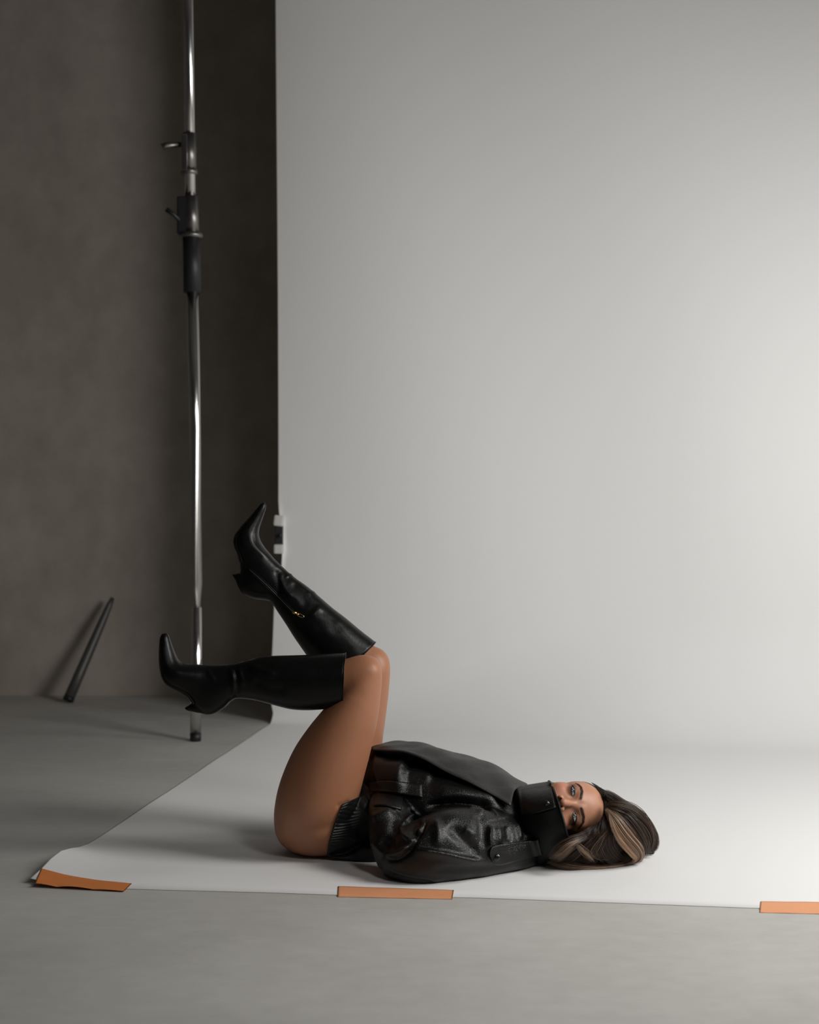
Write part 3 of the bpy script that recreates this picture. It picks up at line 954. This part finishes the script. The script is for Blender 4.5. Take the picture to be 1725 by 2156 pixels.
FV = []; NU, NVv = 60, 24
for i in range(61):
    c = catmull([rows4[k][i] for k in range(4)], NVv + 1)
    for j in range(NVv + 1):
        p = c[j].copy()
        p[2] += .003 * math.sin(i * .21 + j * .35) * math.sin(math.pi * j / NVv) + .0015 * math.sin(i * .5 - j * .6) * (j > 2)
        FV.append(p)
FF = [(i * (NVv + 1) + j, (i + 1) * (NVv + 1) + j, (i + 1) * (NVv + 1) + j + 1, i * (NVv + 1) + j + 1) for i in range(60) for j in range(NVv)]
flap = obj('front_panel', FV, FF, M_flap, jacket); flap['label'] = 'open front panel lit dark grey'
so = flap.modifiers.new('thick', 'SOLIDIFY'); so.thickness = .004; so.offset = 1
BVH_flap = BVHTree.FromPolygons([Vector(p) for p in FV], FF)

# standing collar round the lower face
col_st = [(1072, 1664, 1108, 1822, 3.49, .115), (1088, 1660, 1138, 1820, 3.465, .135), (1120, 1656, 1162, 1804, 3.445, .145), (1160, 1650, 1196, 1788, 3.43, .142)]
v, f = loft_px(col_st, 26, 72, cap0=False, cap1=False, expo=2.2)
v = [np.array((p[0], p[1], max(p[2], .006))) for p in v]
# mouth edge slopes: nearer side of the collar stands lower on the face
collar = obj('collar', v, f, M_collar, jacket); collar['label'] = 'stand-up leather collar covering mouth and chin'
so = collar.modifiers.new('thick', 'SOLIDIFY'); so.thickness = .0045; so.offset = -1
BVH_c = BVHTree.FromPolygons([Vector(p) for p in v], f)
rim = [Vector(v[25 * 72 + k % 72]) for k in range(73)]
vv, ff = tube(rim, [.0032] * 73, 8, caps=False); obj('collar_piping', vv, ff, M_collar, jacket)

fc = sheet('collar_flap', [(1089, 1661), (1120, 1656), (1160, 1649)], [(1097, 1718), (1130, 1712), (1171, 1701)], 30, 20, [BVH_c, BVH_j], .007, .005, M_jacket, jacket,
           relief=lambda a, b: .0028 * math.exp(-((a - .03) / .04) ** 2) + .0018 * math.exp(-((b - .96) / .05) ** 2) - .0015 * math.exp(-((a - .11) / .04) ** 2), fallback=3.36)
tabs = sheet('shoulder_tab', [(1031, 1797), (1040, 1781), (1085, 1773), (1134, 1767)], [(1031, 1800), (1046, 1822), (1090, 1813), (1142, 1801)], 34, 16, [BVH_j, BVH_c], .008, .006, M_jacket, jacket,
             relief=lambda a, b: .0022 * (math.exp(-((b - .05) / .07) ** 2) + math.exp(-((b - .93) / .07) ** 2) + math.exp(-((a - .06) / .05) ** 2)) + .001 * math.sin(a * 9 + b * 4))
welt = sheet('pocket_welt', [(776, 1650), (800, 1644), (835, 1645), (889, 1651)], [(777, 1668), (800, 1667), (830, 1670), (890, 1680)], 34, 12, [BVH_j], .009, .007, M_jacket, jacket,
             relief=lambda a, b: .0020 * math.exp(-((b - .92) / .10) ** 2) + .003 * b + .018 * (1 - a))
cuff = sheet('cuff_band', [(782, 1672), (810, 1667), (850, 1676)], [(776, 1699), (805, 1697), (846, 1706)], 20, 12, [BVH_j], .006, .005, M_jacket, jacket,
             relief=lambda a, b: .002 * math.exp(-((b - .95) / .06) ** 2))
BVH_top = [BVHTree.FromPolygons([o.matrix_basis @ vt.co + Vector() if False else vt.co for vt in o.data.vertices], [tuple(p.vertices) for p in o.data.polygons]) for o in (fc, tabs)]


def snap(x, y, bvhs, r=.0065):
    d, t = ray_px(x, y, bvhs)
    c = Vector(CAMP) + d * (t if t else 3.36)
    V, F = [], []; n = 20
    a, b = frame(d)
    prof = [(r * 1.15, .001), (r * 1.15, -.0015), (r, -.0028), (r * .75, -.0042), (r * .35, -.005), (.0004, -.0052)]
    for rr, dz in prof:
        for k in range(n):
            t_ = 2 * math.pi * k / n
            V.append(c + d * dz + (a * math.cos(t_) + b * math.sin(t_)) * rr)
    for i in range(len(prof) - 1):
        for k in range(n): F.append((i * n + k, i * n + (k + 1) % n, (i + 1) * n + (k + 1) % n, (i + 1) * n + k))
    F.append(tuple((len(prof) - 1) * n + k for k in range(n)))
    me = mesh_from('snap_button', V, F)
    bmm = bmesh.new(); bmm.from_mesh(me); bmesh.ops.recalc_face_normals(bmm, faces=bmm.faces); bmm.to_mesh(me); bmm.free()
    return link_mesh('snap_button', me, M_snap, jacket)


snap(1152, 1692, [BVH_top[0]]); snap(1045, 1805, [BVH_top[1]], .0085);
snap(1060, 1677, [BVH_flap], .0016)
# zip teeth at the collar end
parts = []
for k in range(6):
    p = P(1152 + k * 2.6, 1648.0 - k * .3 + (k % 2) * 1.5, 3.43)
    parts.append(ellipsoid(p, .0012, .003, .0013, 5))
v, f = merge(parts); z_ = obj('zip_teeth', v, f, M_blackplastic, jacket)

# --- shorts: gathered hem round the hip
def ribs(a, b):
    e = max(0, 1 - a / .62) ** .6
    return .0034 * e * abs(math.sin(b * 52 + 2.0 * math.sin(a * 5 + b * 9))) + .002 * math.exp(-((a - .03) / .05) ** 2) + .004 * math.exp(-((a - .8) / .15) ** 2) * math.sin(b * 6 + 1)


hip = [(694, 1690, .006, 3.60, .175), (720, 1655, .005, 3.60, .18), (760, 1630, .005, 3.60, .17), (800, 1620, .006, 3.60, .16)]
v, f = torso_ring(hip, 20, 60, 2.3)
rot = [np.array(p) for p in v]
shorts = obj('shorts', rot, f, M_shorts, person); shorts['label'] = 'black leather shorts with gathered elastic leg hem'
BVH_s = BVHTree.FromPolygons([Vector(p) for p in rot], f)
sheet('shorts_leg', [(722, 1692), (713, 1712), (704, 1735), (697, 1757), (691, 1780), (688, 1803)], [(770, 1672), (785, 1700), (793, 1730), (793, 1760), (793, 1790), (793, 1819)], 110, 40, [BVH_body, BVH_s], .007, .006, M_shorts, shorts,
      relief=lambda a, b: ribs(b, a), fallback=3.42, smooth=14)

# --- boots
near_boot = [
    (345, 1333.4, 349, 1333.2, 3.42, .003), (340.5, 1335.5, 353, 1334.5, 3.42, .010), (337, 1343, 356.5, 1341, 3.42, .016), (335.8, 1354, 360, 1352, 3.42, .020), (335, 1380, 368, 1374, 3.42, .028), (336.5, 1405, 376, 1390, 3.42, .036), (342, 1427, 386, 1396, 3.42, .042),
    (354, 1443, 396, 1398, 3.42, .045), (377, 1456, 410, 1399, 3.42, .043), (397, 1469, 425, 1400, 3.42, .040), (410, 1488, 440, 1401, 3.42, .038),
    (428, 1503, 456, 1401, 3.42, .038), (450, 1503, 470, 1400, 3.42, .038), (474, 1489, 484, 1399, 3.42, .037), (493, 1472, 499, 1396, 3.42, .037), (517, 1471, 518, 1391, 3.42, .040),
    (546, 1476, 545, 1384, 3.42, .045), (580, 1485, 577, 1381, 3.42, .052), (614, 1493, 612, 1380, 3.42, .057), (650, 1495, 650, 1379, 3.42, .060), (690, 1492, 690, 1377, 3.42, .062), (723, 1488, 728, 1375, 3.42, .064)]
far_boot = [
    (553, 1058.4, 556, 1058.0, 3.63, .002), (548, 1062, 559, 1060.5, 3.63, .008), (541, 1070, 560, 1070, 3.63, .013), (523, 1091, 553, 1092, 3.63, .022), (507, 1108, 547, 1110, 3.63, .031), (496, 1124, 545, 1125, 3.63, .038),
    (492, 1139, 549, 1139, 3.63, .042), (494, 1152, 557, 1152, 3.63, .044), (500, 1166, 567, 1164, 3.63, .043), (504, 1182, 578, 1177, 3.63, .041), (506, 1201, 588, 1187, 3.63, .040),
    (502, 1224, 597, 1195, 3.63, .040), (507, 1245, 603, 1201, 3.63, .040), (533, 1260, 609, 1206, 3.63, .039), (561, 1264, 616, 1212, 3.63, .038), (573, 1270, 626, 1220, 3.63, .040),
    (585, 1288, 646, 1234, 3.63, .045), (603, 1315, 671, 1255, 3.63, .050), (620, 1342, 700, 1280, 3.63, .056), (638, 1368, 730, 1303, 3.63, .060), (662, 1402, 760, 1328, 3.63, .062), (694, 1440, 791, 1352, 3.63, .064)]


def boot(st, name_label, Y, folds, heel, sole_rows, zip_line=None, pull=None):
    v, f = loft_px(st, 170, 72, cap0=True, cap1=False, expo=2.15)
    me = mesh_from('boot', v, f)
    b_ = bmesh.new(); b_.from_mesh(me); bmesh.ops.recalc_face_normals(b_, faces=b_.faces)
    b_.to_mesh(me); b_.free()
    n_ = no_np(me); vv = co_np(me)
    if np.einsum('ij,ij->i', n_, vv - vv.mean(0)).mean() < 0:
        me.flip_normals()
    strokes(me, folds)
    v2 = co_np(me); n2 = no_np(me)
    me_out = me
    o = link_mesh('boot', me_out, M_boot, person); o['label'] = name_label
    so = o.modifiers.new('thick', 'SOLIDIFY'); so.thickness = .003; so.offset = -1
    bv_ = bvh_of(me)
    # heel
    hvx, hfx = loft_px(heel, 18, 24, expo=2.4)
    obj('heel', hvx, hfx, M_sole, o)
    # sole: thin welt following the underside
    rows = catmull([st[i] for i in sole_rows], 40); V = []; F = []
    for r in rows:
        L = np.array(P(r[0], r[1], r[4])); R = np.array(P(r[2], r[3], r[4])); d = (R - L) / np.linalg.norm(R - L)
        for k in range(9):
            a = -1 + 2 * k / 8
            V.append(L + d * (.004 + .010 * a * a) + np.array((0, a * r[5] * .80, 0)) - d * .0045)
        for k in range(9):
            a = -1 + 2 * k / 8
            V.append(L + d * (.004 + .010 * a * a) + np.array((0, a * r[5] * .78, 0)) - d * .0005)
    for i in range(39):
        for k in range(8):
            a = i * 18 + k; F.append((a, a + 18, a + 19, a + 1)); F.append((a + 9, a + 10, a + 28, a + 27))
        for k in (0, 8):
            a = i * 18 + k; F.append((a, a + 9, a + 27, a + 18))
    obj('sole', V, F, M_sole, o)
    # top hem
    n_r = len(v) // 72
    rim = [Vector(v[(n_r - 1) * 72 + k % 72]) for k in range(73)]
    a_, b2 = tube(rim, [.0014] * 73, 8, caps=False); obj('top_hem', a_, b2, M_boot, o)
    if zip_line:
        pts = []
        for q in resample(zip_line, 44):
            d, t = ray_px(q[0], q[1], [bv_]); pts.append(Vector(CAMP) + d * ((t or Y) - .0012))
        for off in (-3.2, 3.2):
            pp = []
            for q in resample([(x + off * .55, y - off * .8) for x, y in zip_line], 40):
                d, t = ray_px(q[0], q[1], [bv_])
                if t: pp.append(Vector(CAMP) + d * (t - .0006))
            a_, b2 = tube(pp, [.0012] * len(pp), 8); obj('zip_tape', a_, b2, M_boot, o)
        a_, b2 = tube(pts, [.0014] * len(pts), 8); obj('zipper', a_, b2, M_blackplastic, o)
        c = []
        for q in pull:
            d, t = ray_px(q[0], q[1], [bv_]); c.append(Vector(CAMP) + d * ((t or Y) - .005))
        dirv = (c[1] - c[0]).normalized(); side = dirv.cross(Vector((0, 1, 0))).normalized()
        parts = [tube([c[0] - dirv * .002, c[0] + dirv * .009], [.0042, .0036], 12)]
        L_ = (c[1] - c[0]).length
        ring = [c[0] + dirv * (.010 + (L_ - .010) * (.5 - .5 * math.cos(a))) + side * .0035 * math.sin(a) for a in np.linspace(0, 2 * math.pi, 25)]
        parts.append(tube(ring, [.0011] * 25, 8, caps=False))
        parts.append(tube([c[0] + dirv * .008, c[0] + dirv * .016], [.0016, .0016], 8))
        a_, b2 = merge(parts); z = obj('zipper_pull', a_, b2, M_gold, o); z['label'] = 'small gold zipper pull'
    return o


boot(near_boot, 'black leather boot with pointed toe on the nearer, lower leg', 3.42,
     [([(484, 1404), (490, 1425), (492, 1455), (486, 1482)], 4, .0025), ([(494, 1404), (500, 1430), (501, 1468)], 4, -.004),
      ([(503, 1406), (507, 1425), (516, 1445)], 4, .003), ([(436, 1410), (446, 1424), (454, 1436)], 3.5, .002), ([(520, 1402), (550, 1412), (585, 1424)], 7, .004),
      ([(530, 1430), (570, 1450), (610, 1452)], 10, -.003), ([(340, 1350), (346, 1390), (360, 1410), (385, 1418)], 5, .0018)],
     [(414, 1474, 462, 1496, 3.42, .026), (402, 1482, 440, 1502, 3.42, .022), (397, 1485.5, 420, 1500.5, 3.42, .018), (393, 1488, 408, 1498.5, 3.42, .011), (389.5, 1490.5, 396, 1496, 3.42, .007)],
     [3, 4, 5, 6, 7, 8, 9, 10])
boot(far_boot, 'black leather boot with pointed toe and gold zip pull on the farther, higher leg', 3.63,
     [([(578, 1196), (586, 1214), (588, 1236), (584, 1258)], 5, -.0035), ([(589, 1204), (591, 1222), (600, 1240), (618, 1262)], 4, .0035),
      ([(600, 1216), (610, 1211), (618, 1208)], 3, .0018), ([(646, 1250), (658, 1247), (668, 1249)], 3, .0018), ([(612, 1225), (632, 1250), (650, 1282)], 9, -.003),
      ([(655, 1304), (665, 1290), (676, 1276)], 7, .004), ([(660, 1325), (690, 1315), (720, 1335)], 12, -.002), ([(524, 1118), (530, 1142), (545, 1160), (562, 1176)], 5, .0018),
      ([(700, 1300), (735, 1345), (755, 1372)], 9, .0015)],
     [(520, 1200, 530, 1258, 3.63, .028), (506, 1206, 512, 1250, 3.63, .023), (499, 1208, 503, 1238, 3.63, .018), (494.5, 1209, 498, 1225, 3.63, .012), (489.5, 1209, 492, 1214, 3.63, .007)],
     [2, 3, 4, 5, 6, 7, 8, 9],
     [(524, 1198), (555, 1226), (585, 1256), (616, 1288)], [(618, 1289), (640, 1299)])

# --- hair
HV, HFc, HC = [], [], []
DARK, MID, BLOND = np.array((.022, .0125, .0085)), np.array((.14, .078, .046)), np.array((.52, .345, .22))
hr = random.Random(11)


def lock(guide, widths, count, c0, c1, rad=.0008, jit=1.0, m=24, depthw=.012, free=False):
    """guide rows (x, y, Y); strands spread over widths (px) around it, c0..c1 colour range"""
    count = int(count * 2.3); rad = rad * .62; n = 3
    R = np.random.RandomState(len(HV) % 99991 + count)
    g = catmull(np.array([list(P(*q)) for q in guide]), m)
    wv = np.interp(np.linspace(0, 1, m), np.linspace(0, 1, len(widths)), widths) / FPX * guide[0][2]
    tg = np.gradient(g, axis=0); tg /= np.linalg.norm(tg, axis=1)[:, None]
    sd = np.cross(tg, (0, 1, 0)); sd /= np.linalg.norm(sd, axis=1)[:, None] + 1e-9
    a = np.clip(R.normal(0, .5, count), -1.15, 1.15); dy = R.uniform(-1, 1, count)
    tl = np.linspace(0, 1, m)
    ln = R.uniform(.86, 1.0, count)
    st0 = R.uniform(0, .07, count)
    gi = (st0[:, None] + (ln - st0)[:, None] * tl[None]) * (m - 1)
    i0 = np.minimum(gi.astype(int), m - 2); fr = (gi - i0)[..., None]
    pts = g[i0] * (1 - fr) + g[i0 + 1] * fr
    sdi = sd[i0] * (1 - fr) + sd[i0 + 1] * fr
    wvi = wv[i0] * (1 - fr[..., 0]) + wv[i0 + 1] * fr[..., 0]
    wob = R.uniform(0, .0016, count)[:, None] * jit * np.sin(tl[None] * R.uniform(4, 9, count)[:, None] + R.uniform(0, 6.28, count)[:, None])
    pts = pts + sdi * (wvi * a[:, None] + wob)[..., None]
    pts[..., 1] += dy[:, None] * depthw
    if not free:
        for i in range(count):
            need = .0025 + .004 * (dy[i] * .5 + .5)
            for j in range(m):
                loc, nrm, _, dist = BVH_head.find_nearest(Vector(pts[i, j]), .03)
                if loc is not None and (Vector(pts[i, j]) - loc).dot(nrm) < need: pts[i, j] = np.array(loc + nrm * need)
    pts[..., 2] = np.maximum(pts[..., 2], .003 + .004 * R.rand(count)[:, None])
    for _ in range(3): pts[:, 1:-1] = .5 * pts[:, 1:-1] + .25 * (pts[:, :-2] + pts[:, 2:])
    d = np.gradient(pts, axis=1); d /= np.linalg.norm(d, axis=2)[..., None] + 1e-9
    A = np.cross(d, (0.3, 1, .2)); A /= np.linalg.norm(A, axis=2)[..., None] + 1e-9; B = np.cross(A, d)
    rr = rad * R.uniform(.7, 1.3, count)[:, None] * np.minimum(1, .25 + tl * 5) * (.55 + .45 * np.sin(np.pi * np.minimum(1, tl * 1.2 + .1))) * (1 - .8 * np.maximum(0, (tl - .7) / .3))
    k = np.clip(.5 + .5 * np.sin(a * 9 + dy * 4 + R.uniform(0, 6)) * .8 + R.normal(0, .22, count), 0, 1) ** 1.3
    c = c0 * (1 - k[:, None]) + c1 * k[:, None]
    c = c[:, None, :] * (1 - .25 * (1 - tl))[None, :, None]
    vs = np.stack([pts + (A * math.cos(t) + B * math.sin(t)) * rr[..., None] for t in (0, 2.094, 4.189)], 2)
    o = sum(len(q) for q in HV)
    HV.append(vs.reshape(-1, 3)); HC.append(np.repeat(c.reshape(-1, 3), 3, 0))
    base = (np.arange(count)[:, None, None] * m + np.arange(m - 1)[None, :, None]) * n + np.arange(n)[None, None, :]
    nxt = base - np.arange(n) + (np.arange(n) + 1) % n
    HFc.append((o + np.stack([base, nxt, nxt + n, base + n], -1)).reshape(-1, 4))


# scalp shell and added filler under the strands
km = hair_mask(hcol_l)
shell = co_np(me_head) + no_np(me_head) * (np.clip(km / 18, 0, 1) * np.where(hcol_l[:, 0] > 45, .002, .009) - .0008)[:, None]
sel = km > 0
fidx = [tuple(p.vertices) for p in me_head.polygons if all(sel[i] for i in p.vertices)]
fidx = np.array(fidx); uq, inv = np.unique(fidx, return_inverse=True)
HV.append(shell[uq]); HC.append(np.tile(DARK, (len(uq), 1))); HFc.append(inv.reshape(-1, 4)); SH1 = len(fidx)
for c_, r3 in ((P(1262, 1768, 3.392), (.075, .045, .050)), (P(1328, 1762, 3.425), (.040, .040, .046)), (P(1215, 1795, 3.38), (.045, .028, .032)), (P(1312, 1800, 3.385), (.032, .022, .020))):  # dark filler blobs added inside the hair to block light between strands
    bv3, bf3 = ellipsoid(c_, *r3, n=16); bv3 = np.array(bv3); bv3[:, 2] = np.maximum(bv3[:, 2], .003)
    o_ = sum(len(q) for q in HV); HV.append(bv3); HC.append(np.tile(DARK, (len(bv3), 1))); HFc.append(np.array(bf3) + o_); SH1 += len(bf3)
SH0 = 0

# upper / far side: dark hair swept back from the parting
lock([(1274, 1696, 3.36), (1298, 1703, 3.35), (1330, 1716, 3.36), (1358, 1738, 3.38), (1372, 1768, 3.40), (1360, 1792, 3.42), (1338, 1800, 3.43)], (7, 18, 22, 14, 10, 10, 8), 170, DARK, MID)
lock([(1272, 1667, 3.40), (1295, 1683, 3.40), (1328, 1708, 3.42), (1358, 1731, 3.43), (1378, 1760, 3.44), (1380, 1783, 3.45), (1364, 1797, 3.46)], (6, 9, 11, 9, 7, 6, 5), 170, DARK, MID * .8)
lock([(1240, 1661, 3.44), (1283, 1672, 3.43), (1322, 1696, 3.45), (1354, 1720, 3.47), (1378, 1752, 3.49), (1384, 1779, 3.50)], (3, 4, 6, 8, 6, 4), 120, DARK, DARK * 1.6)
lock([(1340, 1712, 3.42), (1362, 1730, 3.42), (1373, 1758, 3.42), (1366, 1786, 3.43), (1352, 1799, 3.44)], (5, 6, 5, 5, 5), 60, MID * .7, BLOND * .5)
lock([(1335, 1702, 3.44), (1350, 1707, 3.44), (1360, 1718, 3.44), (1362, 1732, 3.44)], (2, 2, 2, 1), 8, DARK, MID, rad=.0005, free=True, depthw=.002)
lock([(1350, 1785, 3.46), (1368, 1790, 3.47), (1377, 1796, 3.48), (1364, 1803, 3.49), (1350, 1806, 3.49)], (3, 2, 2, 2, 3), 16, DARK, MID, free=True, depthw=.003)
# crown mass between
lock([(1290, 1712, 3.36), (1310, 1732, 3.34), (1335, 1765, 3.35), (1350, 1790, 3.38), (1345, 1806, 3.42)], (14, 26, 26, 18, 12), 170, DARK, MID * .6)
# front side: the blond highlighted sweep
lock([(1276, 1702, 3.345), (1293, 1728, 3.325), (1312, 1760, 3.325), (1336, 1786, 3.345), (1345, 1803, 3.375), (1332, 1816, 3.40), (1302, 1822, 3.40)], (3, 11, 15, 15, 11, 8, 6), 230, MID * 1.3, BLOND, rad=.0008)
lock([(1282, 1706, 3.340), (1288, 1735, 3.318), (1302, 1766, 3.318), (1326, 1792, 3.340), (1338, 1808, 3.37), (1318, 1819, 3.39), (1270, 1826, 3.39)], (3, 5, 6, 6, 6, 5, 5), 110, MID * 2, BLOND * 1.15, rad=.0008)
lock([(1288, 1704, 3.35), (1305, 1728, 3.333), (1328, 1756, 3.34), (1347, 1785, 3.365), (1349, 1806, 3.39)], (5, 8, 9, 8, 7), 90, MID * .8, BLOND * .55)
# dark mass below the temple, falling to the paper
lock([(1276, 1716, 3.345), (1278, 1745, 3.322), (1276, 1775, 3.325), (1290, 1802, 3.35), (1310, 1815, 3.38)], (8, 16, 22, 22, 14), 170, DARK, MID * .5)
lock([(1268, 1732, 3.345), (1262, 1756, 3.32), (1246, 1780, 3.325), (1232, 1802, 3.345), (1210, 1818, 3.36)], (8, 14, 20, 22, 14), 200, DARK, MID * .6)
lock([(1258, 1742, 3.345), (1240, 1762, 3.32), (1216, 1782, 3.325), (1192, 1800, 3.34), (1165, 1812, 3.35)], (7, 12, 16, 18, 10), 190, DARK, MID)
lock([(1246, 1750, 3.345), (1222, 1766, 3.322), (1200, 1776, 3.325), (1180, 1792, 3.335), (1160, 1808, 3.345)], (5, 9, 12, 12, 8), 130, MID * .5, BLOND * .4)
# hair falling in front of the collar corner
lock([(1236, 1760, 3.30), (1206, 1772, 3.277), (1180, 1788, 3.276), (1158, 1810, 3.30)], (5, 9, 11, 7), 110, DARK, MID * .8, free=True, depthw=.006)
lock([(1230, 1764, 3.295), (1204, 1776, 3.270), (1184, 1790, 3.270), (1166, 1806, 3.285)], (3, 6, 9, 7), 40, MID, BLOND * .7, free=True, depthw=.004)
# loose lighter strands and ends on the paper
lock([(1210, 1772, 3.315), (1200, 1782, 3.312), (1186, 1796, 3.32), (1172, 1812, 3.33)], (9, 10, 9, 6), 40, MID, BLOND * .8, rad=.0007)
lock([(1212, 1772, 3.312), (1222, 1786, 3.308), (1238, 1800, 3.315), (1252, 1814, 3.33)], (5, 8, 9, 7), 20, MID, BLOND * .8, rad=.0006)
lock([(1282, 1745, 3.315), (1262, 1772, 3.308), (1250, 1795, 3.315), (1275, 1810, 3.33)], (4, 9, 12, 8), 8, MID * .7, BLOND * .4, rad=.0005)
lock([(1340, 1812, 3.41), (1300, 1824, 3.37), (1255, 1829, 3.352), (1210, 1827, 3.348), (1175, 1818, 3.35), (1152, 1812, 3.36)], (6, 7, 7, 8, 7, 4), 200, MID * .9, BLOND * .8, rad=.0008)
lock([(1352, 1806, 3.44), (1310, 1820, 3.40), (1260, 1824, 3.37), (1215, 1818, 3.35), (1180, 1806, 3.35)], (6, 8, 10, 12, 10), 160, DARK, MID)
lock([(1240, 1826, 3.35), (1205, 1829, 3.34), (1178, 1823, 3.345), (1160, 1812, 3.355), (1151, 1817, 3.35)], (4, 5, 4, 3, 2), 50, MID, BLOND * .6, rad=.0006)
me_hair = mesh_from('hair', np.concatenate(HV).tolist(), np.concatenate(HFc).tolist()); set_col(me_hair, np.concatenate(HC))
hair = link_mesh('hair', me_hair, M_hair, person); me_hair.materials.append(M_scalp_filler)
mi = np.zeros(len(me_hair.polygons), np.int32); mi[SH0:SH1] = 1; me_hair.polygons.foreach_set('material_index', mi); hair['label'] = 'dark brown hair with blond highlights spread on the paper'
